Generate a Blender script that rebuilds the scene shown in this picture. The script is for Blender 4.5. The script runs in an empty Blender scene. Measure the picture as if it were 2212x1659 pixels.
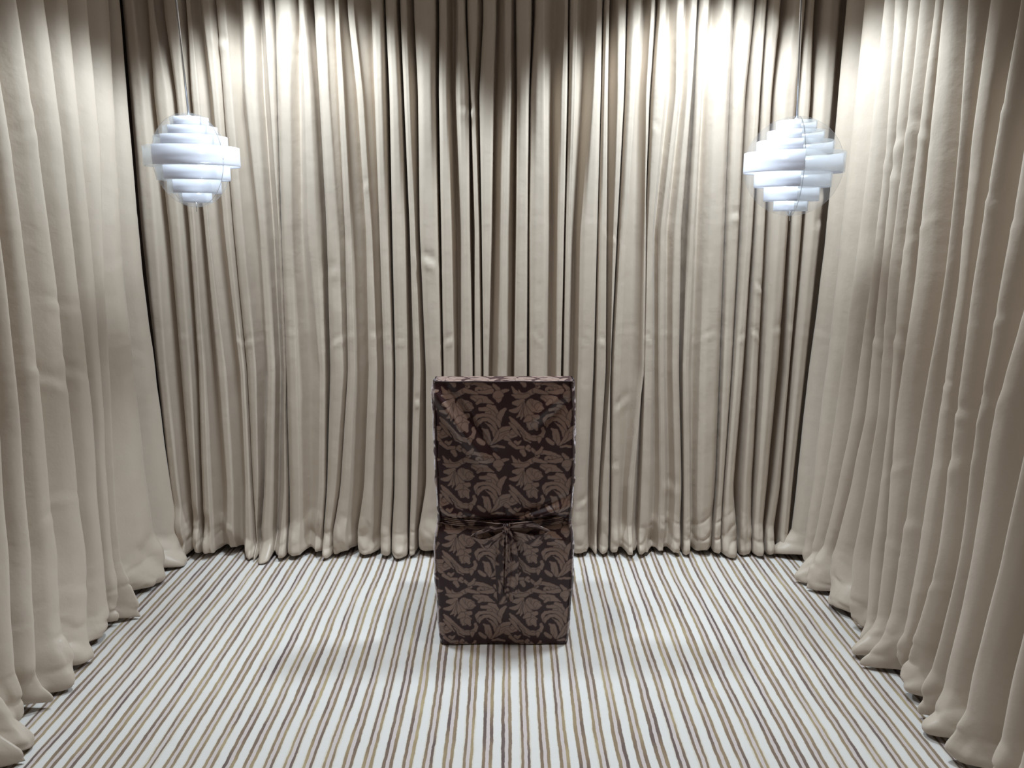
import bpy, math
import numpy as np
from math import radians as R, sin, cos, pi, tan, atan2

S = bpy.context.scene
COL = S.collection

# ------------------------------------------------------------------ camera
W, H, F = 2212.0, 1659.0, 1662.0
EYE = 1.63
PITCH = R(12.19)
YAW = R(0.31)
cam_d = bpy.data.cameras.new('camera')
cam_d.sensor_fit = 'HORIZONTAL'
cam_d.sensor_width = 36.0
cam_d.lens = 36.0 * F / W
cam_d.clip_start = 0.02
cam = bpy.data.objects.new('camera', cam_d)
COL.objects.link(cam)
cam.location = (0, 0, EYE)
cam.rotation_euler = (pi / 2 - PITCH, 0, -YAW)
S.camera = cam

# ------------------------------------------------------------------ world, lights, exposure
world = bpy.data.worlds.new('world')
S.world = world
world.use_nodes = True
bg = world.node_tree.nodes['Background']
bg.inputs[0].default_value = (1.0, 0.80, 0.68, 1)
bg.inputs[1].default_value = 0.13

S.view_settings.view_transform = 'Standard'
S.view_settings.look = 'None'
S.view_settings.gamma = 1.0
S.view_settings.exposure = 0.28


def downlight_or_fill(name, loc, power, size_deg, blend, color=(0.78, 0.905, 1.0), tilt=(0, 0)):
    d = bpy.data.lights.new(name, 'SPOT')
    d.energy = power
    d.spot_size = R(size_deg)
    d.spot_blend = blend
    d.shadow_soft_size = 0.13
    d.color = color
    o = bpy.data.objects.new(name, d)
    COL.objects.link(o)
    o.location = loc
    o.rotation_euler = (tilt[0], tilt[1], 0)
    return o


CEIL = 2.93
downlight_or_fill('downlight_or_fill', (-0.90, 3.04, CEIL - 0.02), 165, 110, 0.30)
downlight_or_fill('downlight_or_fill', (0.80, 3.06, CEIL - 0.02), 200, 110, 0.30)
downlight_or_fill('downlight_or_fill', (-0.50, 2.40, CEIL - 0.02), 42, 100, 0.9, (0.93, 0.96, 1.0))  # added fill light, brightens the carpet in front of the chair
downlight_or_fill('downlight_or_fill', (0.45, 2.40, CEIL - 0.02), 42, 100, 0.9, (0.93, 0.96, 1.0))  # its right-hand twin, also an added fill rather than a known fitting

# ------------------------------------------------------------------ helpers
cy, sy = cos(YAW), sin(YAW)
cp, sp = cos(PITCH), sin(PITCH)
RIGHT = np.array([cy, -sy, 0.0])
FWD = np.array([sy * cp, cy * cp, -sp])
UP = np.array([sy * sp, cy * sp, cp])
E = np.array([0, 0, EYE])


def ray(px, py):
    return FWD + RIGHT * ((px - W / 2) / F) + UP * ((H / 2 - py) / F)


def on_y(px, py, y):
    d = ray(px, py)
    return E + d * (y / d[1])


def on_x(px, py, x):
    d = ray(px, py)
    return E + d * (x / d[0])


def on_z(px, py, z):
    d = ray(px, py)
    return E + d * ((z - EYE) / d[2])


def tag(o, label=None, cat=None, group=None, kind=None):
    if label: o['label'] = label
    if cat: o['category'] = cat
    if group: o['group'] = group
    if kind: o['kind'] = kind
    return o


def empty(name, loc, label, cat, group=None):
    o = bpy.data.objects.new(name, None)
    COL.objects.link(o)
    o.location = loc
    o.empty_display_size = 0.1
    return tag(o, label, cat, group)


def mesh_obj(name, verts, faces, mat, parent=None, smooth=True, attr=None, local=True):
    """verts in world space; when parent is given they are moved into its space"""
    v = np.asarray(verts, dtype=np.float64)
    if parent is not None and local:
        v = v - np.array(parent.location)
    me = bpy.data.meshes.new(name)
    me.from_pydata(v.tolist(), [], faces if isinstance(faces, list) else faces.tolist())
    me.materials.append(mat)
    if smooth:
        me.polygons.foreach_set('use_smooth', [True] * len(me.polygons))
    if attr is not None:
        for k, a in attr.items():
            at = me.attributes.new(k, 'FLOAT', 'POINT')
            at.data.foreach_set('value', np.asarray(a, dtype=np.float32).ravel())
    me.update()
    o = bpy.data.objects.new(name, me)
    COL.objects.link(o)
    if parent is not None:
        o.parent = parent
    return o


def grid_faces(nr, nc, wrap=False, off=0):
    r = np.arange(nr - 1)[:, None]
    n = nc if wrap else nc - 1
    c = np.arange(n)[None, :]
    c2 = (c + 1) % nc
    a = r * nc + c
    b = r * nc + c2
    d = (r + 1) * nc + c2
    e = (r + 1) * nc + c
    return (np.stack([a, b, d, e], -1).reshape(-1, 4) + off)


def box(x0, x1, y0, y1, z0, z1):
    v = [(x0, y0, z0), (x1, y0, z0), (x1, y1, z0), (x0, y1, z0),
         (x0, y0, z1), (x1, y0, z1), (x1, y1, z1), (x0, y1, z1)]
    f = [(0, 3, 2, 1), (4, 5, 6, 7), (0, 1, 5, 4), (1, 2, 6, 5), (2, 3, 7, 6), (3, 0, 4, 7)]
    return v, f


def tube(path, rad, seg=12):
    P = np.asarray(path, float)
    n = len(P)
    rr = np.full(n, rad) if np.isscalar(rad) else np.asarray(rad)
    T = np.gradient(P, axis=0)
    T /= np.linalg.norm(T, axis=1)[:, None]
    ref = np.array([0.3, 1.0, 0.13]); ref /= np.linalg.norm(ref)
    A = np.cross(T, ref); A /= np.linalg.norm(A, axis=1)[:, None]
    B = np.cross(T, A)
    th = np.linspace(0, 2 * pi, seg, endpoint=False)
    V = P[:, None, :] + rr[:, None, None] * (A[:, None, :] * np.cos(th)[None, :, None] + B[:, None, :] * np.sin(th)[None, :, None])
    f = grid_faces(n, seg, True).tolist()
    f.append(list(range(seg))[::-1]); f.append([(n - 1) * seg + k for k in range(seg)])
    return V.reshape(-1, 3), f


RNG = np.random.RandomState(7)


def make_noise(seed, n=10, fx=(4, 20), fz=(1, 6)):
    r = np.random.RandomState(seed)
    k = [(r.uniform(*fx) * r.choice([-1, 1]), r.uniform(*fz), r.uniform(0, 6.28), r.uniform(0.5, 1)) for _ in range(n)]

    def f(x, z):
        s = 0
        for a, b, p, w in k:
            s = s + w * np.sin(a * x + b * z + p)
        return s / (0.5 * n ** 0.5 * 1.4)
    return f


# ------------------------------------------------------------------ node helpers
def new_mat(name):
    m = bpy.data.materials.new(name)
    m.use_nodes = True
    nt = m.node_tree
    return m, nt, nt.nodes['Principled BSDF']


class N:
    def __init__(self, nt):
        self.nt = nt

    def node(self, t, **k):
        n = self.nt.nodes.new(t)
        for a, b in k.items():
            setattr(n, a, b)
        return n

    def link(self, a, b):
        self.nt.links.new(a, b)

    def m(self, op, *args, clamp=False):
        n = self.node('ShaderNodeMath', operation=op)
        n.use_clamp = clamp
        for i, a in enumerate(args):
            if isinstance(a, (int, float)):
                n.inputs[i].default_value = a
            else:
                self.link(a, n.inputs[i])
        return n.outputs[0]

    def smooth(self, v, a, b):
        n = self.node('ShaderNodeMapRange', interpolation_type='SMOOTHSTEP')
        self.link(v, n.inputs[0])
        n.inputs[1].default_value = a
        n.inputs[2].default_value = b
        return n.outputs[0]

    def noise(self, vec, scale, detail=2.0, rough=0.5, dims='3D'):
        n = self.node('ShaderNodeTexNoise', noise_dimensions=dims)
        if vec is not None:
            self.link(vec, n.inputs['Vector'])
        n.inputs['Scale'].default_value = scale
        n.inputs['Detail'].default_value = detail
        n.inputs['Roughness'].default_value = rough
        return n.outputs[0]

    def mix(self, fac, a, b):
        n = self.node('ShaderNodeMix', data_type='RGBA')
        if isinstance(fac, (int, float)):
            n.inputs[0].default_value = fac
        else:
            self.link(fac, n.inputs[0])
        for s, v in ((6, a), (7, b)):
            if isinstance(v, tuple):
                n.inputs[s].default_value = (*v, 1)
            else:
                self.link(v, n.inputs[s])
        return n.outputs[2]

    def comb(self, x, y, z):
        n = self.node('ShaderNodeCombineXYZ')
        for i, v in enumerate((x, y, z)):
            if isinstance(v, (int, float)):
                n.inputs[i].default_value = v
            else:
                self.link(v, n.inputs[i])
        return n.outputs[0]

    def bump(self, h, strength, dist, bsdf, extra=None):
        n = self.node('ShaderNodeBump')
        n.inputs['Strength'].default_value = strength
        n.inputs['Distance'].default_value = dist
        self.link(h, n.inputs['Height'])
        if extra is not None:
            self.link(extra, n.inputs['Normal'])
        self.link(n.outputs[0], bsdf.inputs['Normal'])
        return n.outputs[0]


# ------------------------------------------------------------------ materials
def mat_curtain():
    m, nt, b = new_mat('cream_sateen')
    n = N(nt)
    tc = n.node('ShaderNodeTexCoord').outputs['Object']
    mp = n.node('ShaderNodeMapping'); n.link(tc, mp.inputs[0]); mp.inputs['Scale'].default_value = (1, 1, 0.12)
    slub = n.noise(mp.outputs[0], 160, 3, 0.6)
    mp2 = n.node('ShaderNodeMapping'); n.link(tc, mp2.inputs[0]); mp2.inputs['Scale'].default_value = (0.25, 0.25, 1)
    weft = n.noise(mp2.outputs[0], 420, 2, 0.5)
    patch = n.noise(tc, 5, 3, 0.5)
    c = n.mix(n.m('MULTIPLY', slub, 0.5), (0.560, 0.484, 0.400), (0.495, 0.415, 0.330))
    c = n.mix(n.m('MULTIPLY', patch, 0.35), c, (0.53, 0.42, 0.335))
    n.link(c, b.inputs['Base Color'])
    b.inputs['Roughness'].default_value = 0.40
    b.inputs['Specular IOR Level'].default_value = 0.45
    b.inputs['Sheen Weight'].default_value = 0.12
    b.inputs['Sheen Roughness'].default_value = 0.4
    crumple = n.noise(tc, 9, 4, 0.55)
    n1 = n.node('ShaderNodeBump'); n1.inputs['Strength'].default_value = 0.35; n1.inputs['Distance'].default_value = 0.012
    n.link(crumple, n1.inputs['Height'])
    n.bump(n.m('ADD', slub, weft), 0.10, 0.0012, b, n1.outputs[0])
    return m


def mat_carpet(phase, period):
    m, nt, b = new_mat('striped_carpet')
    n = N(nt)
    tc = n.node('ShaderNodeTexCoord').outputs['Object']
    sep = n.node('ShaderNodeSeparateXYZ'); n.link(tc, sep.inputs[0])
    x, y = sep.outputs[0], sep.outputs[1]
    # slow weave drift and the ragged tufted edge of every stripe
    drift = n.noise(n.comb(n.m('MULTIPLY', x, 1.1), n.m('MULTIPLY', y, 1.3), 0), 1.0, 2)
    rag = n.noise(n.comb(n.m('MULTIPLY', x, 25), n.m('MULTIPLY', y, 22), 0), 1.0, 3, 0.6)
    rib = n.noise(n.comb(n.m('MULTIPLY', x, 60), n.m('MULTIPLY', y, 330), 0), 1.0, 1, 0.5)
    xx = n.m('ADD', x, n.m('MULTIPLY', n.m('SUBTRACT', drift, 0.5), 0.03))
    xx = n.m('ADD', xx, n.m('MULTIPLY', n.m('SUBTRACT', rag, 0.5), 0.0065))
    xx = n.m('ADD', xx, n.m('MULTIPLY', n.m('SUBTRACT', rib, 0.5), 0.0016))
    q = n.m('DIVIDE', n.m('SUBTRACT', xx, phase), period)
    cell = n.m('FLOOR', n.m('ADD', q, 0.5))
    t = n.m('SUBTRACT', q, cell)                     # -0.5..0.5, 0 = middle of the narrow light stripe
    wv = n.noise(n.comb(n.m('MULTIPLY', cell, 7.31), n.m('MULTIPLY', y, 1.7), 3.0), 1.0, 2)
    wob = n.m('MULTIPLY', n.m('SUBTRACT', wv, 0.5), 0.22)
    at = n.m('ABSOLUTE', t)
    # dark stripe occupies |t| in 0.10 .. 0.25
    inner = n.smooth(at, 0.082, 0.106)
    outer = n.smooth(n.m('ADD', at, wob), 0.235, 0.275)
    dark = n.m('MULTIPLY', inner, n.m('SUBTRACT', 1.0, outer))
    halo = n.m('MULTIPLY', inner, n.m('SUBTRACT', 1.0, n.smooth(at, 0.24, 0.36)))
    side = n.m('SIGN', t)
    key = n.m('ADD', n.m('MULTIPLY', cell, 3.17), n.m('MULTIPLY', side, 41.7))
    h1 = n.noise(n.comb(key, n.m('MULTIPLY', y, 2.6), 0.0), 1.0, 3, 0.55)
    h2 = n.noise(n.comb(n.m('MULTIPLY', key, 1.7), n.m('MULTIPLY', y, 4.5), 9.0), 1.0, 3, 0.6)
    streak = n.noise(n.comb(n.m('MULTIPLY', x, 420), n.m('MULTIPLY', y, 7), 0), 1.0, 2, 0.6)
    ramp = n.node('ShaderNodeValToRGB')
    cr = ramp.color_ramp
    cr.elements[0].position = 0.33; cr.elements[0].color = (0.060, 0.034, 0.040, 1)
    cr.elements[1].position = 0.70; cr.elements[1].color = (0.42, 0.33, 0.175, 1)
    for p, c in ((0.42, (0.115, 0.070, 0.058, 1)), (0.50, (0.195, 0.128, 0.075, 1)), (0.58, (0.285, 0.205, 0.110, 1))):
        e = cr.elements.new(p); e.color = c
    hv = n.m('ADD', n.m('MULTIPLY', h1, 0.72), n.m('ADD', n.m('MULTIPLY', h2, 0.20), n.m('MULTIPLY', streak, 0.12)))
    n.link(hv, ramp.inputs[0])
    base = n.mix(n.smooth(at, 0.09, 0.12), (0.57, 0.49, 0.475), (0.69, 0.665, 0.64))
    cream = n.mix(n.m('MULTIPLY', halo, 0.65), base, (0.60, 0.52, 0.40))
    col = n.mix(n.m('MULTIPLY', dark, 0.95), cream, ramp.outputs[0])
    soil = n.noise(tc, 2.2, 4, 0.6)
    col = n.mix(n.m('MULTIPLY', n.smooth(soil, 0.5, 0.85), 0.18), col, (0.52, 0.46, 0.38))
    n.link(col, b.inputs['Base Color'])
    b.inputs['Roughness'].default_value = 0.95
    b.inputs['Specular IOR Level'].default_value = 0.1
    b.inputs['Sheen Weight'].default_value = 0.25
    b.inputs['Sheen Roughness'].default_value = 0.6
    ribs = n.m('SINE', n.m('MULTIPLY', y, 2 * pi / 0.0048))
    pile = n.noise(tc, 650, 2, 0.6)
    hgt = n.m('ADD', n.m('MULTIPLY', ribs, 0.12), n.m('ADD', pile, n.m('MULTIPLY', dark, -0.4)))
    n.bump(hgt, 0.5, 0.0022, b)
    return m


def mat_brocade():
    m, nt, b = new_mat('leaf_brocade')
    n = N(nt)
    at = n.node('ShaderNodeAttribute'); at.attribute_name = 'leaf'
    lf = at.outputs['Fac']
    tc = n.node('ShaderNodeTexCoord').outputs['Object']
    patch = n.noise(tc, 6, 3, 0.5)
    leafc = n.mix(patch, (0.200, 0.118, 0.083), (0.265, 0.160, 0.113))
    n.link(n.mix(lf, (0.028, 0.006, 0.0080), leafc), b.inputs['Base Color'])
    r = n.m('SUBTRACT', 0.38, n.m('MULTIPLY', lf, 0.08))
    n.link(r, b.inputs['Roughness'])
    n.link(n.m('ADD', 0.45, n.m('MULTIPLY', lf, 0.5)), b.inputs['Specular IOR Level'])
    n.link(n.m('ADD', 0.06, n.m('MULTIPLY', lf, 0.60)), b.inputs['Sheen Weight'])
    b.inputs['Sheen Roughness'].default_value = 0.45
    b.inputs['Sheen Tint'].default_value = (0.92, 0.90, 1.0, 1)
    fine = n.noise(tc, 900, 2, 0.5)
    n1 = n.node('ShaderNodeBump'); n1.inputs['Strength'].default_value = 0.5; n1.inputs['Distance'].default_value = 0.0012
    n.link(lf, n1.inputs['Height'])
    n.bump(fine, 0.25, 0.0006, b, n1.outputs[0])
    return m


def simple(name, col, rough=0.5, metal=0.0, spec=0.5):
    m, nt, b = new_mat(name)
    n = N(nt)
    tc = n.node('ShaderNodeTexCoord').outputs['Object']
    f = n.noise(tc, 14, 3)
    d = tuple(c * 0.93 for c in col)
    n.link(n.mix(f, col, d), b.inputs['Base Color'])
    b.inputs['Roughness'].default_value = rough
    b.inputs['Metallic'].default_value = metal
    b.inputs['Specular IOR Level'].default_value = spec
    return m


def mat_film(name, col, clear):
    """milky plastic sheet: part diffuse, part translucent, part see-through"""
    m = bpy.data.materials.new(name)
    m.use_nodes = True
    nt = m.node_tree
    nt.nodes.clear()
    n = N(nt)
    out = n.node('ShaderNodeOutputMaterial')
    d = n.node('ShaderNodeBsdfDiffuse'); d.inputs[0].default_value = (*col, 1)
    t = n.node('ShaderNodeBsdfTranslucent'); t.inputs[0].default_value = (*col, 1)
    g = n.node('ShaderNodeBsdfGlossy'); g.inputs['Roughness'].default_value = 0.18
    p = n.node('ShaderNodeBsdfTransparent')
    mx = n.node('ShaderNodeMixShader'); mx.inputs[0].default_value = 0.45
    n.link(d.outputs[0], mx.inputs[1]); n.link(t.outputs[0], mx.inputs[2])
    fr = n.node('ShaderNodeFresnel'); fr.inputs[0].default_value = 1.45
    mg = n.node('ShaderNodeMixShader')
    n.link(n.m('MULTIPLY', fr.outputs[0], 0.6), mg.inputs[0]); n.link(mx.outputs[0], mg.inputs[1]); n.link(g.outputs[0], mg.inputs[2])
    mp = n.node('ShaderNodeMixShader'); mp.inputs[0].default_value = clear
    n.link(mg.outputs[0], mp.inputs[1]); n.link(p.outputs[0], mp.inputs[2])
    n.link(mp.outputs[0], out.inputs[0])
    return m


M_CURT = mat_curtain()
M_BROC = mat_brocade()
M_PIPE = simple('dark_brown_piping', (0.030, 0.010, 0.012), 0.5)
M_WALL = simple('plain_wall_paint', (0.24, 0.185, 0.15), 0.8)
M_CEIL = simple('white_ceiling_paint', (0.62, 0.60, 0.57), 0.85)
M_STEEL = simple('brushed_steel_cable', (0.62, 0.63, 0.65), 0.25, 1.0)
M_SOCK = simple('white_lamp_holder', (0.75, 0.76, 0.78), 0.4)
M_WHITE = mat_film('milky_white_film', (0.86, 0.87, 0.93), 0.04)
M_FROST = mat_film('frosted_clear_film', (0.80, 0.83, 0.84), 0.66)
M_CLEAR = mat_film('clear_acrylic', (0.72, 0.74, 0.77), 0.86)
M_EDGE = mat_film('acrylic_edge', (0.30, 0.31, 0.34), 0.25)

# ------------------------------------------------------------------ the room
XL, XR, YB = -1.78, 1.58, 3.74
YF = -1.2
v, f = box(-3.2, 3.2, YF - 0.6, YB + 0.12, -0.06, 0.0)
pin = on_z(965, 1655, 0)
o = mesh_obj('floor', v, f, mat_carpet(float(pin[0]), 0.0603), smooth=False); tag(o, kind='structure')
v, f = box(XL - 0.12, XR + 0.12, YF, YB + 0.12, CEIL, CEIL + 0.08)
o = mesh_obj('ceiling', v, f, M_CEIL, smooth=False); tag(o, kind='structure')
v, f = box(XL - 0.12, XR + 0.12, YB, YB + 0.12, 0.0, CEIL)
o = mesh_obj('wall_back', v, f, M_WALL, smooth=False); tag(o, kind='structure')
v, f = box(XL - 0.12, XL, YF, YB, 0.0, CEIL)
o = mesh_obj('wall_left', v, f, M_WALL, smooth=False); tag(o, kind='structure')
v, f = box(XR, XR + 0.12, YF, YB, 0.0, CEIL)
o = mesh_obj('wall_right', v, f, M_WALL, smooth=False); tag(o, kind='structure')

# ------------------------------------------------------------------ curtains
ZT = 2.89                              # heading, above the picture
NZ = 210
zz = np.concatenate([np.linspace(0.0, 0.30, 50)[:-1], np.linspace(0.30, ZT, NZ - 49)])


def catmull(P, sub):
    """P: (K, NZ, 2) control points -> (M, NZ, 2)"""
    K = len(P)
    out = []
    Q = np.concatenate([[2 * P[0] - P[1]], P, [2 * P[-1] - P[-2]]])
    for i in range(K - 1):
        p0, p1, p2, p3 = Q[i], Q[i + 1], Q[i + 2], Q[i + 3]
        for s in range(sub):
            t = s / sub
            # tension kept high so narrow slits do not overshoot
            m1 = 0.38 * (p2 - p0); m2 = 0.38 * (p3 - p1)
            out.append((2 * t ** 3 - 3 * t ** 2 + 1) * p1 + (t ** 3 - 2 * t ** 2 + t) * m1
                       + (-2 * t ** 3 + 3 * t ** 2) * p2 + (t ** 3 - t ** 2) * m2)
    out.append(P[-1])
    return np.array(out)


def smooth_z(a, k=7):
    w = np.hanning(k + 2)[1:-1]; w /= w.sum()
    p = np.pad(a, (k // 2, k // 2), mode='edge')
    return np.convolve(p, w, mode='valid')


ROWS = [35, 200, 500, 800, 1050, 1150]
YC = 3.53                              # crest plane of the back curtains

# valleys between the folds of the back wall: kind, depth, then left/right limits in the six rows
# kinds: d = deep gap, s = soft dip, r = shades towards a crisp right-hand fold, l = mirrored
BACK = [
 ('d', .10, (256,265),(268,278),(290,303),(328,338),(356,368),(375,383)),
 ('r', .05, (300,321),(318,331),(346,363),(367,391),(392,413),(405,419)),
 ('r', .06, (339,355),(370,379),(395,408),(418,429),(431,438),(434,442)),
 ('s', .045,(394,402),(401,410),(426,440),(447,466),(458,486),(463,485)),
 ('s', .035,(416,434),(433,455),(455,482),(492,516),(506,527),(508,526)),
 ('r', .03, (463,468),(477,481),(501,505),(530,533),(541,545),(546,552)),
 ('s', .045,(494,520),(506,522),(533,557),(557,574),(560,568),(555,562)),
 ('l', .055,(551,568),(558,578),(579,602),(595,614),(590,611),(588,602)),
 ('d', .05, (587,595),(594,598),(604,607),(614,618),(620,624),(619,625)),
 ('s', .032,(638,645),(635,652),(638,657),(648,686),(654,683),(655,676)),
 ('d', .09, (661,679),(677,689),(694,705),(704,713),(702,706),(696,699)),   # gap between two curtains
 ('r', .03, (709,723),(716,730),(736,744),(747,751),(731,735),(716,720)),
 ('r', .055,(737,751),(748,770),(764,790),(773,796),(763,786),(755,772)),
 ('r', .045,(770,802),(788,808),(806,819),(818,829),(810,828),(808,822)),
 ('d', .08, (827,833),(830,841),(839,847),(849,854),(848,852),(843,847)),
 ('d', .07, (856,865),(864,872),(875,885),(880,894),(879,888),(879,885)),
 ('r', .06, (882,894),(888,902),(899,906),(911,919),(904,920),(897,904)),
 ('d', .07, (940,949),(939,948),(946,953),(953,958),(955,960),(955,961)),
 ('s', .055,(968,986),(969,984),(978,996),(984,995),(986,997),(986,998)),
 ('d', .06, (1004,1010),(1012,1016),(1014,1026),(1021,1025),(1020,1026),(1018,1025)),
 ('r', .05, (1035,1044),(1027,1035),(1036,1040),(1040,1044),(1040,1044),(1040,1045)),
 ('l', .05, (1072,1086),(1066,1085),(1062,1080),(1055,1077),(1053,1074),(1052,1072)),
 ('r', .06, (1107,1115),(1106,1117),(1098,1115),(1096,1111),(1096,1110),(1096,1110)),
 ('d', .08, (1148,1157),(1143,1147),(1140,1143),(1138,1144),(1136,1142),(1134,1142)),
 ('s', .045,(1180,1217),(1183,1207),(1184,1203),(1180,1200),(1178,1196),(1176,1196)),
 ('d', .06, (1227,1232),(1226,1229),(1219,1222),(1212,1218),(1208,1214),(1206,1212)),
 ('s', .055,(1250,1284),(1246,1275),(1235,1251),(1228,1246),(1222,1238),(1220,1234)),
 ('d', .045,(1301,1306),(1298,1301),(1290,1293),(1282,1288),(1268,1282),(1268,1284)),
 ('l', .055,(1317,1328),(1314,1328),(1311,1322),(1309,1318),(1294,1298),(1290,1296)),
 ('d', .06, (1353,1359),(1349,1354),(1333,1339),(1318,1324),(1317,1321),(1314,1320)),
 ('s', .035,(1388,1402),(1376,1392),(1357,1392),(1345,1388),(1339,1355),(1336,1352)),
 ('r', .05, (1415,1423),(1404,1411),(1393,1398),(1389,1392),(1372,1384),(1366,1380)),
 ('s', .03, (1440,1455),(1441,1455),(1412,1422),(1412,1422),(1408,1424),(1404,1420)),
 ('s', .03, (1478,1488),(1470,1481),(1437,1452),(1436,1450),(1440,1456),(1437,1452)),
 ('d', .10, (1505,1511),(1495,1503),(1472,1486),(1467,1475),(1473,1478),(1469,1477)),   # gap between two curtains
 ('s', .035,(1533,1552),(1517,1530),(1500,1518),(1489,1509),(1492,1504),(1492,1504)),
 ('r', .04, (1584,1592),(1577,1584),(1566,1572),(1554,1560),(1544,1550),(1536,1542)),
 ('d', .06, (1629,1635),(1612,1627),(1597,1607),(1580,1585),(1562,1566),(1556,1560)),
 ('d', .07, (1655,1661),(1644,1652),(1627,1636),(1605,1618),(1584,1603),(1590,1600)),
 ('d', .06, (1685,1702),(1669,1681),(1653,1667),(1637,1650),(1624,1634),(1623,1628)),
 ('d', .08, (1738,1743),(1723,1731),(1702,1712),(1681,1700),(1658,1673),(1648,1656)),
 ('d', .10, (1758,1776),(1752,1764),(1731,1741),(1706,1716),(1687,1696),(1672,1688)),
 ('s', .05, (1816,1828),(1803,1810),(1774,1782),(1742,1748),(1714,1722),(1704,1711)),
]


def back_lines():
    L = []
    for row in BACK:
        kind, dep = row[0], row[1] * 1.3
        pts = [[on_y(row[2 + j][k], ROWS[j], YC) for j in range(6)] for k in (0, 1)]
        xs = []
        for k in (0, 1):
            P = np.array(pts[k])[::-1]
            xs.append(smooth_z(np.interp(zz, P[:, 2], P[:, 0])))
        L.append((kind, dep, xs[0], xs[1]))
    return L


# pinched creases seen in the cloth: pixel x, y, half-width m, half-height m, strength m
PINCH = [(1012,238,.05,.022,.016),(925,562,.06,.026,.016),(818,722,.04,.02,.010),(718,585,.04,.03,.008),
         (1322,512,.035,.016,.02),(1590,466,.035,.02,.014),(1640,622,.035,.016,.014),(1632,722,.05,.014,.012),
         (1520,728,.08,.010,.007),(1600,728,.05,.012,.008),(1345,872,.05,.022,.014),(1300,735,.05,.016,.009),
         (970,735,.05,.018,.010),(905,868,.035,.02,.012),(545,735,.06,.014,.009),(520,735,.04,.014,.008),
         (480,90,.05,.024,.014),(650,90,.05,.03,.010),(700,60,.06,.06,.012),(1125,100,.03,.05,.012),
         (1270,50,.05,.06,.014),(1000,80,.04,.05,.016),(1690,40,.05,.05,.014),(1600,65,.04,.03,.012),
         (1415,275,.02,.016,.008),(1780,420,.06,.03,.016),(1775,480,.05,.025,.012),(790,400,.03,.02,.008),
         (1325,1005,.04,.02,.008),(1210,1040,.06,.02,.012),(1265,1080,.05,.02,.012),(1450,1050,.05,.03,.012),
         (1330,500,.02,.02,.01),(730,735,.06,.016,.009),(860,735,.05,.014,.008),(1160,728,.05,.012,.005),
         (1245,728,.05,.014,.007),(1400,732,.05,.012,.006),(1690,708,.06,.02,.010),(1815,708,.04,.008,.010)]


def curtain_from_path(name, C, label, frame, nseed, pinches=(), hem=0.05, parent=None, pamp=0.8):
    """C: (M, NZ, 2) array of (s, depth) per height; frame maps s, depth, z to world"""
    Mn = C.shape[0]
    s = C[:, :, 0].copy(); d = C[:, :, 1].copy()
    Z = np.tile(zz, (Mn, 1))
    n1 = make_noise(nseed, 8, (4, 14), (1.0, 3.5)); n2 = make_noise(nseed + 1, 12, (18, 55), (5, 26))
    n3 = make_noise(nseed + 2, 10, (14, 34), (14, 30)); n4 = make_noise(nseed + 3, 8, (8, 22), (0.2, 1.0))
    n5 = make_noise(nseed + 4, 9, (22, 60), (18, 46))
    d += 0.0035 * n1(s, Z) + 0.0007 * n2(s, Z)
    # the cloth breaks on the carpet: lumps low down, rounded hem tucked back
    top_ = 0.20 + 0.08 * n4(s * 0.7, Z * 0)
    low = np.clip(1 - Z / top_, 0, 1)
    lump = np.clip(0.55 + 0.75 * n4(s, Z * 0), 0.0, 1.6)
    d -= hem * (low ** 1.5) * lump
    rid = 1 - 2 * np.abs(n3(s, Z * 0.9)).clip(0, 1)
    d += (0.011 + 0.14 * hem) * low ** 1.0 * n3(s + 0.3, Z) + 0.10 * hem * low * rid
    fine = np.abs(n5(s, Z)).clip(0, 1)
    d += (0.006 + 0.11 * hem) * low ** 0.8 * (0.45 - fine)
    # the packing crease across the cloth
    for (zc, am) in ((1.115, 0.0028), (1.62, 0.0013)):
        wv = zc + 0.012 * n4(s, Z * 0)
        u = (Z - wv) / 0.012
        d += am * (0.6 + 0.8 * n4(s * 2.3, Z * 0)) * u * np.exp(-u * u)
    for (sx, zx, ws, wz, am) in pinches:
        ang = 0.7 * np.sin(sx * 37)
        a = (s - sx); bq = (Z - zx)
        u = (a * np.cos(ang) + bq * np.sin(ang)) / ws
        w_ = (-a * np.sin(ang) + bq * np.cos(ang)) / wz
        d += am * w_ * np.exp(-u * u - w_ * w_) * 1.2 * pamp
    # hem: turned under, crests reach the floor first
    tuck = np.clip(1 - Z / 0.035, 0, 1)
    d += 0.018 * tuck ** 2
    lift = 0.004 + 0.16 * np.clip(d - d.min(axis=0)[None, :], 0, 0.12) + 0.006 * (1 + n4(s * 1.7, Z * 0))
    Zs = lift * np.clip(1 - Z / 0.25, 0, 1) + Z
    V = frame(s, d, Zs)                                 # (M, NZ, 3)
    V = np.transpose(V, (1, 0, 2)).reshape(-1, 3)
    fc = grid_faces(len(zz), Mn)
    o = mesh_obj(name, V, fc, M_CURT)
    sol = o.modifiers.new('cloth thickness', 'SOLIDIFY'); sol.thickness = 0.0016; sol.offset = 0
    tag(o, label, 'curtain', 'cream curtains around the booth')
    return o


def back_frame(s, d, Z):
    return np.stack([s, YC + d, Z], -1)


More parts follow.
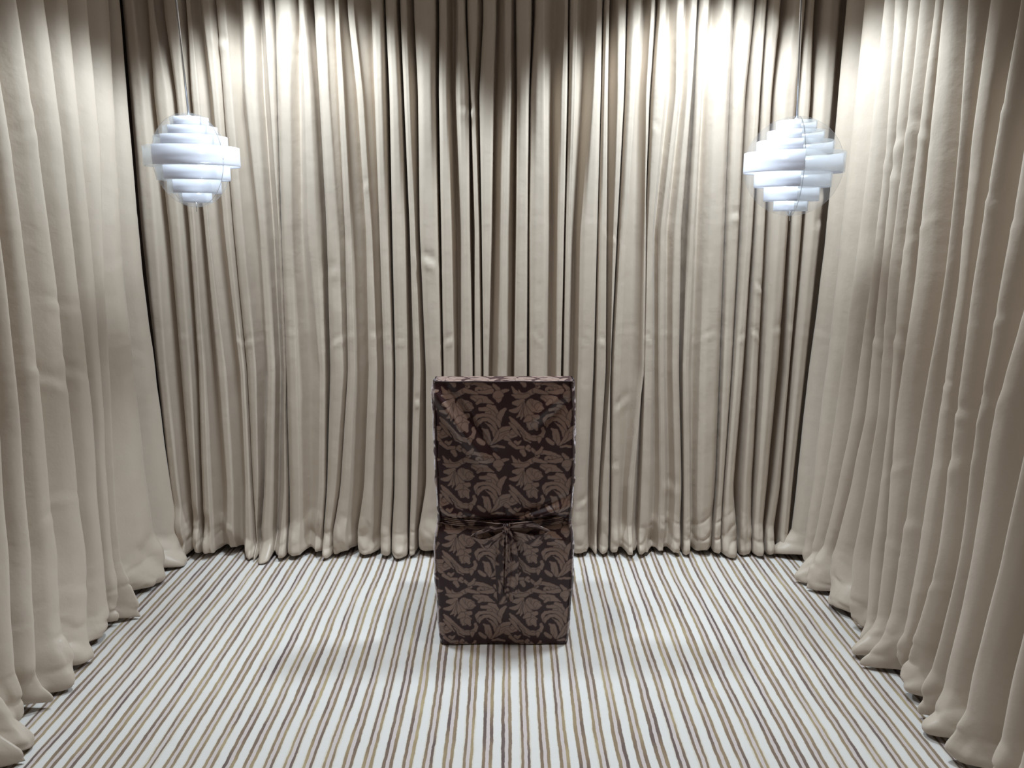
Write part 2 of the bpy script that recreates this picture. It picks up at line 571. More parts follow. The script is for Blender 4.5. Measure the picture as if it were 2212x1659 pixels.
def build_back():
    L = back_lines()
    groups = [(0, 10), (10, 34), (34, len(L) - 1)]
    labels = ['cream back wall curtain behind the left white pendant lamp, left of the dark slit',
              'widest cream back wall curtain, hanging straight behind the brown covered chair',
              'narrow cream back wall curtain behind the right white pendant lamp, by the corner']
    pin3 = []
    for (px, py, ws, wz, am) in PINCH:
        p = on_y(px, py, YC); pin3.append((p[0], p[2], ws * .8, wz, am))
    one = np.ones_like(zz)
    for gi, (a, b) in enumerate(groups):
        P = []

        def add(x, d):
            P.append(np.stack([x, d * one], -1))
        for i in range(a, b + 1):
            kind, dep, xl, xr = L[i]
            w = np.maximum(xr - xl, 0.004)
            first, last = i == a, i == b
            if not first:
                # band from previous valley's right edge to this one's left edge was added below
                pass
            mid = 0.5 * (xl + xr)
            if first:
                # start hidden inside the gap (offset so the neighbour's edge stays clear)
                add(mid + 0.004 - 0.02 * (a > 0), dep + 0.012)
                add(xr - 0.2 * w + 0.003, dep * 0.45)
                add(xr, 0.010)
            elif last:
                add(xl, 0.010)
                add(xl + 0.2 * w - 0.003, dep * 0.45)
                if b == len(L) - 1:
                    add(xr + 0.03, dep * 0.9); add(xr + 0.11, dep * 1.1)
                else:
                    add(mid - 0.004, dep - 0.012)
            elif kind == 'd':
                add(xl, 0.009); add(xl + 0.18 * w, dep * 0.55); add(mid, dep); add(xr - 0.18 * w, dep * 0.55); add(xr, 0.009)
            elif kind == 's':
                add(xl - 0.1 * w, dep * 0.22); add(mid, dep); add(xr + 0.1 * w, dep * 0.22)
            elif kind == 'r':
                add(xl - 0.15 * w, dep * 0.18); add(mid, dep * 0.62); add(xr - 0.10 * w, dep); add(xr + 0.002, 0.004)
            else:
                add(xl - 0.002, 0.004); add(xl + 0.10 * w, dep); add(mid, dep * 0.62); add(xr + 0.15 * w, dep * 0.18)
            if not last:
                nl = L[i + 1][2]
                bw = nl - xr
                bulge = np.minimum(0.016, 0.22 * bw)
                rv = 0.004 * math.sin(i * 2.7)
                for q, kq in ((0.28, 0.9), (0.55, 1.0), (0.80, 0.8)):
                    P.append(np.stack([xr + q * bw, -bulge * kq + rv], -1))
        C = catmull(np.array(P), 4)
        curtain_from_path('curtain', C, labels[gi], back_frame, 11 + gi * 5, pin3)


build_back()

RW = [0, 300, 600, 900, 1200, 1450]
# crest silhouettes of the folds on the right-hand side, far to near, pixel x in the rows of RW
RIGHT_F = [
 (1832, 1801, 1770, 1737, 1711, 1711),
 (1866, 1838, 1807, 1773, 1742, 1742),
 (1914, 1884, 1848, 1806, 1762, 1760),
 (1934, 1916, 1882, 1838, 1778, 1775),
 (1962, 1935, 1903, 1869, 1803, 1800),
 (1990, 1960, 1925, 1900, 1847, 1845),
 (2017, 1983, 1946, 1920, 1880, 1872),
 (2040, 2011, 1981, 1938, 1911, 1890),
 (2099, 2076, 2040, 1988, 1945, 1915),
 (2141, 2099, 2066, 2022, 1981, 1945),
 (2205, 2154, 2106, 2066, 2030, 1965),
 (2270, 2212, 2166, 2118, 2079, 2020),
 (2335, 2290, 2230, 2152, 2105, 2050),
 (2420, 2370, 2310, 2235, 2172, 2110),
 (2510, 2450, 2390, 2330, 2250, 2190),
]
LEFT_F = [
 (258, 283, 308, 348, 384, 384),
 (236, 253, 268, 300, 330, 330),
 (186, 215, 221, 238, 247, 258),
 (148, 175, 203, 224, 236, 240),
 (93, 133, 165, 200, 215, 222),
 (30, 78, 118, 150, 178, 160),
 (-25, 23, 62, 95, 120, 110),
 (-85, -30, 10, 42, 62, 55),
 (-150, -95, -40, -5, 15, 10),
 (-240, -180, -120, -80, -50, -40),
]


def side_curve(table, XC, sign, n_extra, y_end):
    """distance-from-camera coordinate Y of each fold's crest per height"""
    L = []
    for row in table:
        P = np.array([on_x(row[j], RW[j], XC) for j in range(6)])[::-1]
        order = np.argsort(P[:, 2])
        L.append(smooth_z(np.interp(zz, P[order, 2], P[order, 1]), 9))
    # keep far-to-near order
    for i in range(1, len(L)):
        L[i] = np.minimum(L[i], L[i - 1] - 0.035)
    r = np.random.RandomState(5 if sign > 0 else 9)
    while L[-1].mean() > y_end:
        L.append(L[-1] - r.uniform(0.08, 0.15))
    return L


def build_side(table, XC, sign, seed, labels, split=None, y_end=0.55, pinches=()):
    L = side_curve(table, XC, sign, 0, y_end)
    idx = [(0, len(L) - 1)] if split is None else [(0, split), (split, len(L) - 1)]
    one = np.ones_like(zz)
    # the hem spreads into the room close to the floor
    for gi, (a, b) in enumerate(idx):
        P = []
        if gi == 0:
            P.append(np.stack([L[0] + 0.055, 0.085 * one], -1))
            P.append(np.stack([L[0] + 0.012, 0.050 * one], -1))
        else:
            P.append(np.stack([L[a] + 0.03, 0.10 * one], -1))
            P.append(np.stack([L[a] + 0.010, 0.05 * one], -1))
        for i in range(a, b):
            y0, y1 = L[i], L[i + 1]
            dl = y0 - y1
            D = np.clip(1.05 * dl, 0.045, 0.12) * (1 + 0.25 * math.sin(i * 1.9 + seed))
            P.append(np.stack([y0, 0.004 * math.sin(i * 2.3) * one], -1))
            P.append(np.stack([y0 - 0.30 * dl, D * 0.12], -1))
            P.append(np.stack([y0 - 0.62 * dl, D * 0.62], -1))
            P.append(np.stack([y0 - 0.88 * dl, D], -1))
            if i < b - 1:
                P.append(np.stack([y1 + 0.05 * dl, D * 0.45], -1))
            else:
                P.append(np.stack([y1 + 0.02 * dl, D * 1.1], -1))
        C = catmull(np.array(P), 5)

        def frame(s, d, Z, sign=sign):
            near = np.clip((3.3 - s) / 1.6, 0, 1)
            flare = (0.035 + 0.035 * near) * np.clip(1 - Z / 0.75, 0, 1) ** 2 * (sign < 0) + 0.02 * np.clip(1 - Z / 0.6, 0, 1) ** 2 * (sign > 0)
            return np.stack([XC - sign * (flare) + sign * d, s, Z], -1)
        curtain_from_path('curtain', C, labels[gi], frame, seed + gi * 7, pinches, hem=0.062, pamp=0.42)


def side_pinch(lst, XC):
    out = []
    for (px, py, ws, wz, am) in lst:
        p = on_x(px, py, XC); out.append((p[1], p[2], ws, wz, am))
    return out


XRC, XLC = 1.405, -1.625
rp = side_pinch([(1945,300,.12,.03,.016),(1985,285,.10,.02,.014),(1925,370,.10,.025,.016),(1980,500,.10,.02,.010),
                 (1935,730,.10,.025,.018),(1890,735,.10,.02,.014),(2080,895,.10,.02,.018),(2060,1000,.10,.03,.014),
                 (1960,1130,.08,.03,.014),(2140,870,.08,.03,.016),(2150,445,.12,.02,.014),(2180,250,.12,.02,.012),
                 (2150,690,.10,.02,.010),(2010,1265,.10,.02,.012),(1930,1010,.10,.02,.010),(1925,1180,.10,.02,.010)], XRC)
lp = side_pinch([(110,815,.10,.025,.022),(160,795,.08,.022,.022),(135,660,.12,.02,.012),(250,1000,.06,.02,.012),
                 (300,750,.12,.02,.008),(290,800,.12,.02,.008),(150,1075,.12,.02,.010),(175,1270,.10,.03,.012),
                 (280,1240,.10,.04,.020),(60,240,.12,.03,.010),(60,290,.12,.03,.010),(270,430,.12,.02,.006),
                 (265,560,.12,.02,.006),(120,1100,.10,.02,.012)], XLC)
build_side(RIGHT_F, XRC, 1, 21,
           ['long cream side curtain with deep folds pooling on the carpet, right of the covered chair'], pinches=rp)
build_side(LEFT_F, XLC, -1, 33,
           ['short flat cream side curtain in the far left corner, beside the dark slit',
            'long cream curtain with wide soft folds, closest one on the left side'],
           split=2, pinches=lp)

# ------------------------------------------------------------------ brocade leaf tile
TP = 1464.0
TN = 366


def brocade_tile():
    g = (np.arange(TN) + 0.5) * TP / TN
    U, Vv = np.meshgrid(g, g)
    img = np.zeros((TN, TN))

    def dist(stroke):
        best = np.full((TN, TN), 1e9)
        for du in (-TP, 0, TP):
            for dv in (-TP, 0, TP):
                for (a, b) in zip(stroke[:-1], stroke[1:]):
                    ax, ay, ar = a[0] + du, a[1] + dv, a[2]
                    bx, by, br = b[0] + du, b[1] + dv, b[2]
                    ex, ey = bx - ax, by - ay
                    t = np.clip(((U - ax) * ex + (Vv - ay) * ey) / (ex * ex + ey * ey + 1e-9), 0, 1)
                    dd = np.hypot(U - ax - t * ex, Vv - ay - t * ey) - (ar + t * (br - ar))
                    best = np.minimum(best, dd)
        return best

    strokes = [
     [(380,40,60),(430,130,40),(440,160,14)],
     [(740,70,45),(900,80,48),(1060,130,50),(1190,180,36)], [(1010,170,30),(1060,200,30),(1100,190,24)],
     [(590,10,34),(640,60,40),(720,110,30),(735,150,22),(700,180,18),(660,150,16)],
     [(900,250,34),(880,200,36),(930,170,30),(985,200,34)], [(900,270,24),(1080,270,45),(1200,240,55)],
     [(1240,110,30),(1330,200,46),(1370,300,60)], [(1550,220,22),(1470,240,40),(1380,270,40)],
     [(1340,350,120),(1350,420,60),(1350,470,20)],
     [(160,150,14),(215,250,42),(330,330,46),(470,320,50),(600,250,58)], [(300,210,12),(330,280,26),(400,320,36)],
     [(165,320,14),(260,355,46),(400,370,54),(500,330,40)],
     [(205,490,42),(290,490,66),(390,440,44)],
     [(130,650,28),(230,655,56),(330,600,46),(410,500,30)],
     [(262,790,14),(330,740,44),(385,640,46),(415,520,26)],
     [(350,835,12),(385,750,34),(405,650,30),(420,520,18)],
     [(640,230,56),(760,260,44),(900,300,24)],
     [(790,370,42),(900,400,76),(1050,420,80),(1150,460,40),(1240,500,12)], [(895,500,30),(960,450,50)], [(780,380,24),(860,430,30)],
     [(430,520,26),(480,680,80),(560,820,120),(570,960,100)],
     [(700,770,52),(600,810,70)], [(700,905,30),(600,880,80)], [(540,1040,28),(540,940,70)], [(690,1050,30),(640,960,76)], [(430,870,32),(520,810,70)],
     [(560,500,100),(650,560,130),(700,570,110)], [(815,590,24),(720,570,80)],
     [(1130,560,50),(1230,600,70),(1290,700,64),(1310,800,54)],
     [(955,620,40),(1080,620,46),(1180,680,54),(1280,760,50)], [(1080,700,26),(1150,700,40)],
     [(1480,620,34),(1420,680,56),(1370,780,60),(1360,900,40)],
     [(880,960,30),(845,830,46),(900,765,44),(1050,740,34),(1200,780,44),(1330,890,50),(1365,980,30)],
     [(895,1010,10),(915,910,44),(1000,840,42),(1120,830,42),(1240,920,42),(1300,1060,34)],
     [(1060,900,8),(1170,980,30),(1245,1080,40),(1260,1180,40)],
     [(995,1035,18),(1080,1100,70),(1100,1220,80),(1150,1340,50)], [(905,1250,34),(955,1300,48),(1030,1350,40)],
     [(1320,1150,50),(1430,1060,66),(1530,1030,56),(1620,985,20)],
     [(1230,1330,30),(1400,1190,70),(1560,1160,88),(1690,1150,66)], [(1600,1300,20),(1500,1230,54)], [(1720,1090,30),(1640,1110,60)],
     [(1180,1370,24),(1300,1210,36),(1340,1100,24)],
     [(120,790,22),(190,880,54),(270,960,54),(350,1040,48),(430,1140,60),(550,1230,60),(700,1240,58),(800,1180,50),(835,1090,40),(810,1030,34)],
     [(740,1325,24),(740,1250,54)], [(110,910,18),(200,1010,44),(270,1110,30),(350,1200,12)],
     [(330,1090,10),(400,1170,26),(430,1260,22),(560,1330,12)],
     [(350,1290,18),(290,1350,36),(230,1310,30)], [(120,1330,40),(260,1440,34),(400,1430,36)],
     [(540,1500,26),(470,1450,34),(510,1400,34),(550,1430,20)],
     [(800,1440,30),(760,1520,44),(680,1560,40)], [(1180,1420,18),(1320,1400,30),(1460,1430,26)],
    ]
    for i, st in enumerate(strokes):
        d = dist(st)
        rag = 5 * np.sin(U * 0.045 + i) * np.sin(Vv * 0.05 + 2 * i)
        d = d + rag
        edge = np.clip((15 - d) / 5, 0, 1)
        img = np.where(edge > 0, np.minimum(img, 1 - 0.62 * edge), img)
        fill = np.clip((1.5 - d) / 5, 0, 1)
        shade = 1.0 - 0.16 * np.clip(1 + d / 26, 0, 1)
        img = img * (1 - fill) + fill * shade
    veins = [[(430,520),(405,640),(400,760)], [(440,520),(480,640),(520,760)], [(540,370),(525,450),(590,560)], [(580,370),(565,450),(610,580)],
             [(620,370),(600,450),(600,520)], [(1380,1190),(1480,1130),(1620,1090)], [(940,880),(1000,790),(1150,800),(1280,900),(1330,1020)],
             [(1090,1160),(1110,1250),(1080,1340)], [(500,1150),(600,1220),(720,1210)], [(300,990),(400,1080),(470,1200)], [(280,1000),(370,1100),(420,1220)],
             [(1250,640),(1290,740),(1310,840)], [(600,230),(600,320)], [(730,560),(680,650),(600,670)], [(1250,380),(1350,400),(1430,370)]]
    for vn in veins:
        d = dist([(a, b, 5) for a, b in vn])
        k = np.clip((4 - d) / 6, 0, 1) * 0.55
        img = img * (1 - k)
    return np.clip(img, 0, 1)


TILE = brocade_tile()
REP_X, REP_Z = 0.2545, 0.262
CX = on_y(1089, 1390, 2.74)[0]
# anchor the repeat where the photograph shows it: crop origin 940,970 on the chair back
AN = on_y(940, 970, 2.72)


def leaf_at(u, v):
    """u to the right, v up, metres, in the repeat's frame"""
    a = ((u - AN[0]) / REP_X) % 1.0 * TN - 0.5
    b = ((AN[2] - v) / REP_Z) % 1.0 * TN - 0.5
    a0 = np.floor(a).astype(int); b0 = np.floor(b).astype(int)
    fa, fb = a - a0, b - b0
    g = lambda i, j: TILE[j % TN, i % TN]
    return (g(a0, b0) * (1 - fa) + g(a0 + 1, b0) * fa) * (1 - fb) + (g(a0, b0 + 1) * (1 - fa) + g(a0 + 1, b0 + 1) * fa) * fb


# ------------------------------------------------------------------ covered chair
YR = 2.72                                # rear face of the back
outer = [(820, 938, 1239), (850, 933, 1240), (900, 935, 1243), (1000, 938, 1242), (1080, 942, 1239), (1128, 946, 1233),
         (1160, 940, 1238), (1190, 937, 1240), (1250, 939, 1239), (1330, 944, 1233), (1394, 951, 1226)]
OUT = np.array([[on_y(a, y, YR + 0.03)[0], on_y(b_, y, YR + 0.03)[0], on_y(a, y, YR)[2]] for (y, a, b_) in outer])[::-1]
H_TOP = float(on_y(1089, 824, YR)[2])
Z_WAIST = float(on_y(1089, 1130, YR)[2])
chair = empty('covered_chair', (float(CX), YR + 0.25, 0.0),
              'high-backed dining chair in a brown leaf-patterned slipcover with a bow, on striped carpet', 'chair')


def shell(name, z0, z1, depth_f, nz, dens, parent, seed, fold_fn=None, rc=0.022):
    """closed wrap of cloth: rear face finely sampled, sides and front coarser"""
    zr = np.linspace(z0, z1, nz)
    xl = np.interp(zr, OUT[:, 2], OUT[:, 0]); xr = np.interp(zr, OUT[:, 2], OUT[:, 1])
    n_r = int((OUT[:, 1] - OUT[:, 0]).max() / dens)
    n_s = max(10, int(depth_f / (dens * 2.0)))
    n_f = 60
    # perimeter parameter: rear left -> rear right -> front right -> front left
    t = np.concatenate([np.linspace(0, 1, n_r, endpoint=False), 1 + np.linspace(0, 1, n_s, endpoint=False),
                        2 + np.linspace(0, 1, n_f, endpoint=False), 3 + np.linspace(0, 1, n_s, endpoint=False)])
    m = len(t)
    Tm = np.tile(t, (nz, 1)); Zm = np.tile(zr[:, None], (1, m))
    XLm = np.tile(xl[:, None], (1, m)); XRm = np.tile(xr[:, None], (1, m))
    Wm = XRm - XLm
    seg = np.floor(Tm); fr = Tm - seg
    inset = 0.012                       # the rear face is sewn a little inside the sides
    x = np.where(seg == 0, XLm + inset + fr * (Wm - 2 * inset), 0)
    x = np.where(seg == 1, XRm - inset * np.clip(1 - fr * depth_f / 0.03, 0, 1) ** 2, x)
    x = np.where(seg == 2, XRm - fr * Wm, x)
    x = np.where(seg == 3, XLm + inset * np.clip(1 - (1 - fr) * depth_f / 0.03, 0, 1) ** 2, x)
    y = np.where(seg == 0, 0.0, 0)
    y = np.where(seg == 1, fr * depth_f, y)
    y = np.where(seg == 2, depth_f, y)
    y = np.where(seg == 3, (1 - fr) * depth_f, y)
    u = np.where(seg == 0, x, 0)
    u = np.where(seg == 1, XRm + y, u)
    u = np.where(seg == 2, x, u)
    u = np.where(seg == 3, XLm - y, u)
    nz1 = make_noise(seed, 10, (10, 40), (10, 40)); nz2 = make_noise(seed + 1, 10, (40, 120), (40, 130))
    side = (seg == 1) | (seg == 3)
    sgn = np.where(seg == 1, 1, -1)
    x = x + np.where(side, sgn * (0.004 * nz1(y * 0.6, Zm) + 0.0018 * nz2(y, Zm)) * np.clip(np.minimum(fr, 1 - fr) * 6, 0.15, 1), 0)
    yy = y + np.where(seg == 0, 0.0016 * nz1(x, Zm * 0.6) + 0.0004 * nz2(x * .6, Zm * .5), 0)
    # soft corners on the rear edge
    e = np.minimum(x - XLm - inset, XRm - inset - x)
    yy = yy + np.where(seg == 0, 0.006 * np.clip(1 - e / 0.014, 0, 1) ** 2, 0)
    if fold_fn is not None:
        yy = yy + np.where(seg == 0, fold_fn(x, Zm), 0)
    P = np.stack([x, YR + yy, Zm], -1)
    lf = leaf_at(u, Zm)
    return P, lf, u


def gauss_line(x, z, ax, az, bx, bz, w, amp, prof='bump'):
    ex, ez = bx - ax, bz - az
    L2 = ex * ex + ez * ez
    t = np.clip(((x - ax) * ex + (z - az) * ez) / L2, 0, 1)
    px, pz = ax + t * ex, az + t * ez
    dd = np.hypot(x - px, z - pz)
    sgn = np.sign((x - ax) * ez - (z - az) * ex)
    end = np.sin(pi * np.clip(t, 0.04, 0.96)) ** 0.5
    if prof == 'bump':
        return amp * np.exp(-(dd / w) ** 2) * end
    return amp * sgn * (dd / w) * np.exp(-(dd / w) ** 2) * end


def PX(px, py):
    p = on_y(px, py, YR)
    return p[0], p[2]


def back_folds(x, z):
    r = 0
    for (a, b_, w, amp, pr) in [((932, 838), (1046, 990), .021, -.030, 'bump'), ((962, 828), (1066, 976), .013, .014, 'bump'),
                                ((1150, 910), (1215, 850), .020, -.017, 'bump'), ((1165, 925), (1235, 860), .014, .007, 'bump'),
                                ((940, 1085), (1010, 1135), .018, -.008, 'bump'), ((1100, 1132), (1236, 1088), .013, -.013, 'bump'),
                                ((1110, 1122), (1230, 1070), .012, .008, 'bump'), ((1085, 1130), (1010, 1108), .012, -.008, 'bump'),
                                ((1080, 1122), (1000, 1128), .009, .008, 'bump'), ((1100, 1134), (1200, 1118), .009, .010, 'bump'),
                                ((1090, 1128), (1080, 1085), .012, .006, 'bump')]:
        p, q = PX(*a), PX(*b_)
        r = r + gauss_line(x, z, p[0], p[1], q[0], q[1], w, amp, pr)
    # drawn in towards the sash
    r = r + 0.016 * np.exp(-((z - Z_WAIST) / 0.022) ** 2)
    return r


def skirt_folds(x, z):
    r = 0.016 * np.exp(-((z - Z_WAIST) / 0.020) ** 2)
    for (a, b_, w, amp) in [((1225, 1175), (1180, 1150), .014, -.008), ((1020, 1165), (1000, 1230), .02, -.005),
                            ((960, 1175), (950, 1330), .018, -.006), ((1215, 1200), (1222, 1350), .016, -.006),
                            ((1120, 1180), (1126, 1300), .02, .004)]:
        p, q = PX(*a), PX(*b_)
        r = r + gauss_line(x, z, p[0], p[1], q[0], q[1], w, amp)
    return r


# upper back
P, lf, u = shell('slipcover_back', Z_WAIST, H_TOP, 0.092, 270, 0.0021, chair, 3, back_folds)
nzr, mm = lf.shape
verts = P.reshape(-1, 3)
faces = grid_faces(nzr, mm, True)
mesh_obj('slipcover_back', verts, faces, M_BROC, chair, attr={'leaf': lf})
# top panel, slightly crowned
xl, xr = OUT[-1, 0], OUT[-1, 1]
nx, ny = 250, 44
xs = np.linspace(xl + 0.002, xr - 0.002, nx); ys = np.linspace(-0.001, 0.094, ny)
Xg, Yg = np.meshgrid(xs, ys)
nzp = make_noise(61, 10, (10, 30), (10, 30))
edge = np.minimum(np.minimum(Xg - xs[0], xs[-1] - Xg), np.minimum(Yg - ys[0], ys[-1] - Yg))
Zg = H_TOP + 0.005 * np.clip(edge / 0.012, 0, 1) ** 0.5 + 0.0015 * nzp(Xg, Yg) * np.clip(edge / 0.02, 0, 1) - 0.003
lt = leaf_at(Xg + 0.03, H_TOP + 0.12 + Yg)
mesh_obj('slipcover_top', np.stack([Xg, YR + Yg, Zg], -1).reshape(-1, 3), grid_faces(ny, nx), M_BROC, chair, attr={'leaf': lt})
# skirt round the seat, down to the carpet
P, lf, u = shell('slipcover_skirt', 0.006, Z_WAIST, 0.50, 230, 0.0021, chair, 9, skirt_folds)
nzr, mm = lf.shape
low = np.clip(1 - P[:, :, 2] / 0.4, 0, 1)
mesh_obj('slipcover_skirt', P.reshape(-1, 3), grid_faces(nzr, mm, True), M_BROC, chair, attr={'leaf': lf})
# seat top
xl = np.interp(Z_WAIST, OUT[:, 2], OUT[:, 0]); xr = np.interp(Z_WAIST, OUT[:, 2], OUT[:, 1])
nx, ny = 90, 90
Xg, Yg = np.meshgrid(np.linspace(xl, xr, nx), np.linspace(0.0, 0.50, ny))
edge = np.minimum(np.minimum(Xg - xl, xr - Xg), np.minimum(Yg + 0.05, 0.50 - Yg))
Zg = Z_WAIST - 0.004 + 0.022 * np.clip(edge / 0.09, 0, 1) ** 0.6
mesh_obj('seat_cushion', np.stack([Xg, YR + Yg, Zg], -1).reshape(-1, 3), grid_faces(ny, nx), M_BROC, chair,
         attr={'leaf': leaf_at(Xg, Yg * 0.8)})


# sewn piping round the rear edge of the back
def pipe_path(x, z0, z1, n=80):
    z = np.linspace(z0, z1, n)
    return z


for sgn, colx, nm in ((1, 0, 'left'), (-1, 1, 'right')):
    zr = np.linspace(Z_WAIST + 0.01, H_TOP - 0.004, 90)
    xx = np.interp(zr, OUT[:, 2], OUT[:, colx]) + sgn * 0.0115
    yy = YR + 0.0035 + 0.0012 * np.sin(zr * 60)
    vv, ff = tube(np.stack([xx, yy + 0 * zr, zr], -1), 0.0026, 8)
    mesh_obj('piping', vv, ff, M_PIPE, chair)
xs = np.linspace(OUT[-1, 0] + 0.004, OUT[-1, 1] - 0.004, 90)
vv, ff = tube(np.stack([xs, YR + 0.001 + 0 * xs, H_TOP - 0.001 + 0.0008 * np.sin(xs * 40)], -1), 0.0026, 8)
mesh_obj('piping', vv, ff, M_PIPE, chair)


# sash and bow
def ribbon(name, path, width_vec, widths, parent, off=(0, 0), nw=16, ruff=None, thick=0.0022):
    """cloth strip: path (K,3) resampled, width direction per point"""
    P = np.asarray(path, float); Wv = np.asarray(width_vec, float)
    K = len(P)
    tt = np.linspace(0, K - 1, (K - 1) * 14 + 1)
    base = np.stack([P, Wv * np.asarray(widths)[:, None]], 1)        # K,2,3
    Q = catmull(base, 14)
    C, Wd = Q[:, 0], Q[:, 1]
    n = len(C)
    arc = np.concatenate([[0], np.cumsum(np.linalg.norm(np.diff(C, axis=0), axis=1))])
    s = np.linspace(-0.5, 0.5, nw)
    V = C[:, None, :] + Wd[:, None, :] * s[None, :, None]
    if ruff is not None:
        V[:, :, 1] += ruff(arc[:, None], s[None, :])
    wl = np.linalg.norm(Wd, axis=1)
    lf = leaf_at(off[0] + arc[:, None] * np.ones(nw)[None, :], off[1] + wl[:, None] * s[None, :])
    o = mesh_obj(name, V.reshape(-1, 3), grid_faces(n, nw), M_BROC, parent, attr={'leaf': lf})
    so = o.modifiers.new('cloth thickness', 'SOLIDIFY'); so.thickness = thick; so.offset = 0
    return o


def at(px, py, dy):
    return on_y(px, py, YR - dy)


Zv = (0, 0, 1)
# waist sash: wraps from both sides to the knot
ribbon('sash', [at(950, 1122, -.012), at(985, 1128, -.002), at(1030, 1131, .002), at(1088, 1136, .004), at(1150, 1131, .002), at(1200, 1124, -.002), at(1230, 1116, -.012)],
       [Zv] * 7, [.030, .026, .022, .018, .022, .026, .030], chair, (0.1, 0.2), 14,
       ruff=lambda a, s: 0.003 * np.sin(s * 22 + a * 9))
# left loop: opens towards the camera, mouth to the left
lv = [(-.05, -.8, .6)] * 2 + [(-.2, -.85, .4)] + [(0, -.4, .9)] * 2
ribbon('bow_loop', [at(1088, 1140, .012), at(1060, 1143, .044), at(1022, 1158, .056), at(1048, 1176, .026), at(1088, 1150, .008)],
       lv, [.020, .066, .062, .060, .016], chair, (0.33, 0.05), 18, ruff=lambda a, s: 0.002 * np.sin(a * 120 + s * 4))
rv = [(.05, -.8, .6)] * 2 + [(.2, -.85, .4)] + [(0, -.3, .95)] * 2
ribbon('bow_loop', [at(1098, 1140, .012), at(1140, 1134, .046), at(1182, 1147, .056), at(1152, 1168, .026), at(1098, 1148, .008)],
       rv, [.020, .062, .066, .054, .016], chair, (0.05, 0.12), 18, ruff=lambda a, s: 0.002 * np.sin(a * 110 + s * 5))
kn = np.array([at(1094, 1132, .010), at(1093, 1139, .019), at(1093, 1147, .020), at(1094, 1154, .011)])
ribbon('bow_knot', kn, [(1, 0, 0.12)] * 4, [.026, .032, .030, .024], chair, (0.02, 0.4), 14,
       ruff=lambda a, s: 0.010 * (s * 2) ** 2 + 0.002 * np.sin(s * 20))
ribbon('bow_tail', [at(1090, 1148, .012), at(1086, 1180, .010), at(1088, 1220, .011), at(1089, 1262, .010), at(1092, 1302, .012)],
       [(1, -.15, .02), (1, -.2, 0), (1, .1, 0), (1, -.1, 0), (1, -.1, .35)], [.022, .052, .060, .062, .058], chair, (0.5, 0.3), 20,
       ruff=lambda a, s: -0.006 * np.cos(s * 9 + 6 * a))
ribbon('bow_tail', [at(1098, 1146, .016), at(1104, 1178, .017), at(1106, 1215, .016), at(1105, 1252, .017), at(1103, 1284, .015)],
       [(1, -.1, 0), (1, -.3, 0), (1, -.2, 0), (1, 0, 0), (1, .1, -.2)], [.018, .040, .050, .052, .046], chair, (0.9, 0.1), 20,
       ruff=lambda a, s: 0.006 * np.cos(s * 8 + 9 * a))


# ------------------------------------------------------------------ pendant lamps
def band_mesh(rad, z0, z1, a0, a1, thick=0.0012, n=64):
    th = np.linspace(a0, a1, n)
    rows = []
    for (r, z) in ((rad, z0), (rad, z1), (rad - thick, z1), (rad - thick, z0), (rad, z0)):
        rows.append(np.stack([r * np.cos(th), r * np.sin(th), np.full(n, z)], -1))
    V = np.concatenate(rows)
    f = grid_faces(5, n).tolist()
    return V, f


def disc_mesh(rad, ang, thick=0.003, n=96):
    th = np.linspace(0, 2 * pi, n, endpoint=False)
    ca, sa = cos(ang), sin(ang)
    V = []
    for off in (-thick / 2, thick / 2):
        for rr in (0.02, rad):
            V.append(np.stack([rr * np.cos(th) * ca - off * sa, rr * np.cos(th) * sa + off * ca, rr * np.sin(th)], -1))
    V = np.concatenate(V)
    f = []
    for k in range(n):
        q = (k + 1) % n
        f.append((k, q, n + q, n + k)); f.append((2 * n + q, 2 * n + k, 3 * n + k, 3 * n + q))
        f.append((n + k, n + q, 3 * n + q, 3 * n + k)); f.append((q, k, 2 * n + k, 2 * n + q))
    return V, f


TIERS = [(-.900, -.700, .345), (-.700, -.420, .560), (-.420, -.130, .770), (-.130, .275, 1.0), (.275, .500, .765), (.500, .700, .565), (.700, .895, .40)]


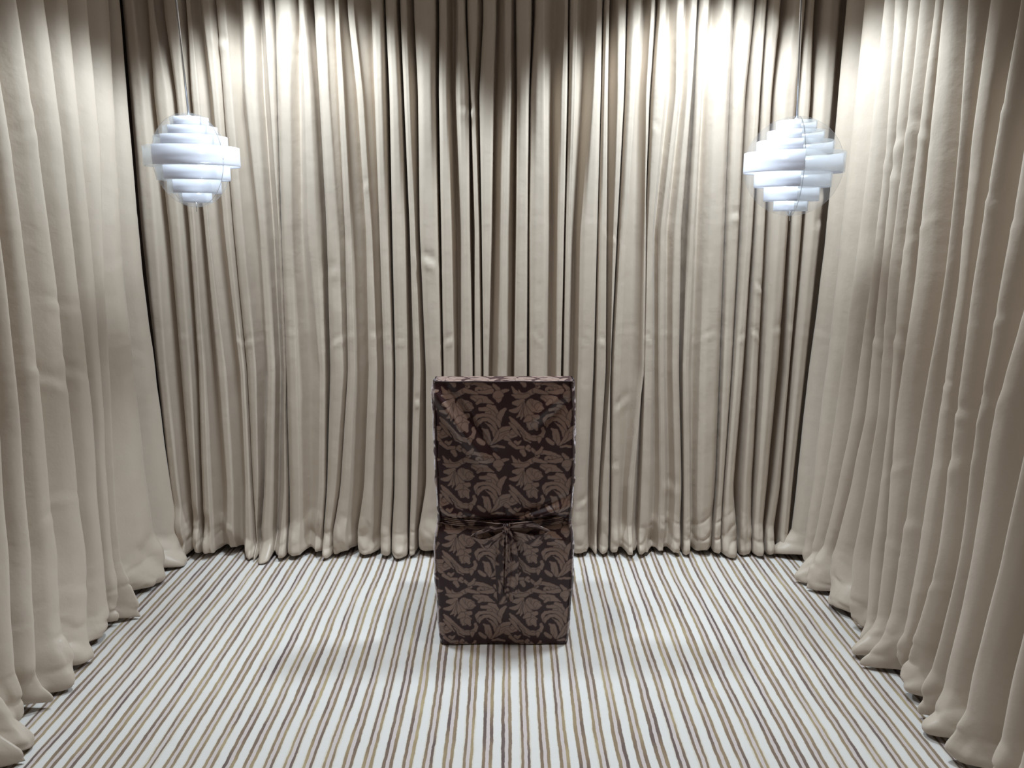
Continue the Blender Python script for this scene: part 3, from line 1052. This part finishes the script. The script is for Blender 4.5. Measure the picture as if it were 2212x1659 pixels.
def pendant(cx_px, cy_px, yd, cord_px, R_px, label, disc_ang, frost, lean):
    c = on_y(cx_px, cy_px, yd)
    depth = np.dot(c - E, FWD)
    rad = R_px / F * depth
    root = empty('pendant_lamp', tuple(float(t) for t in c), label, 'pendant lamp', 'white tiered globe pendant lamps')
    lc = np.array(root.location)
    # cord up to the ceiling (leaves the picture at the top edge)
    topc = on_y(cord_px, 0, yd)
    start = c + np.array([0, 0, rad * 0.93])
    dirn = topc - start
    end = start + dirn * ((CEIL - start[2]) / dirn[2])
    v_, f_ = tube([start - dirn * 0.02, start + (end - start) * .5, end], 0.0042, 10)
    mesh_obj('cord', v_, f_, M_STEEL, root)
    v_, f_ = tube([c + [0, 0, rad * 0.30], c + [0, 0, rad * .34], c + [0, 0, rad * 0.75], c + [0, 0, rad * .95]], [0.012, .017, .017, 0.008], 20)
    mesh_obj('lamp_holder', v_, f_, M_SOCK, root)
    v_, f_ = tube([c - [0, 0, rad * 0.90], c - [0, 0, rad * 1.0], c - [0, 0, rad * 1.10]], 0.0015, 8)
    mesh_obj('finial', v_, f_, M_STEEL, root)
    for k, a in enumerate((disc_ang, disc_ang + pi / 2)):
        V, f = disc_mesh(rad, a)
        o = mesh_obj('clear_disc', V + lc, f, M_CLEAR, root, smooth=False)
        o.data.materials.append(M_EDGE)
        for i in range(2, len(f), 4):
            o.data.polygons[i].material_index = 1
    for (z0, z1, rr) in TIERS:
        V1, f1 = band_mesh(rad * rr, rad * z0, rad * z1, frost[1], frost[0] + 2 * pi)
        V2, f2 = band_mesh(rad * rr, rad * z0, rad * z1, frost[0], frost[1])
        off = len(V1)
        V = np.concatenate([V1, V2]) + lc
        f = f1 + [[i + off for i in q] for q in f2]
        o = mesh_obj('shade_ring', V, f, M_WHITE, root)
        o.data.materials.append(M_FROST)
        for i in range(len(f1), len(f)):
            o.data.polygons[i].material_index = 1
    return root


# angles are measured in plan; -90 degrees faces the camera
pendant(416, 347, 3.02, 380, 98,
        'white tiered globe pendant lamp, left one, its left edge frosted and see-through', R(-31), (R(150), R(240)), 0)
pendant(1714, 360, 2.96, 1731, 104,
        'white tiered globe pendant lamp, right one, its right half see-through and left half glowing', R(-98), (R(-98), R(-5)), 0)
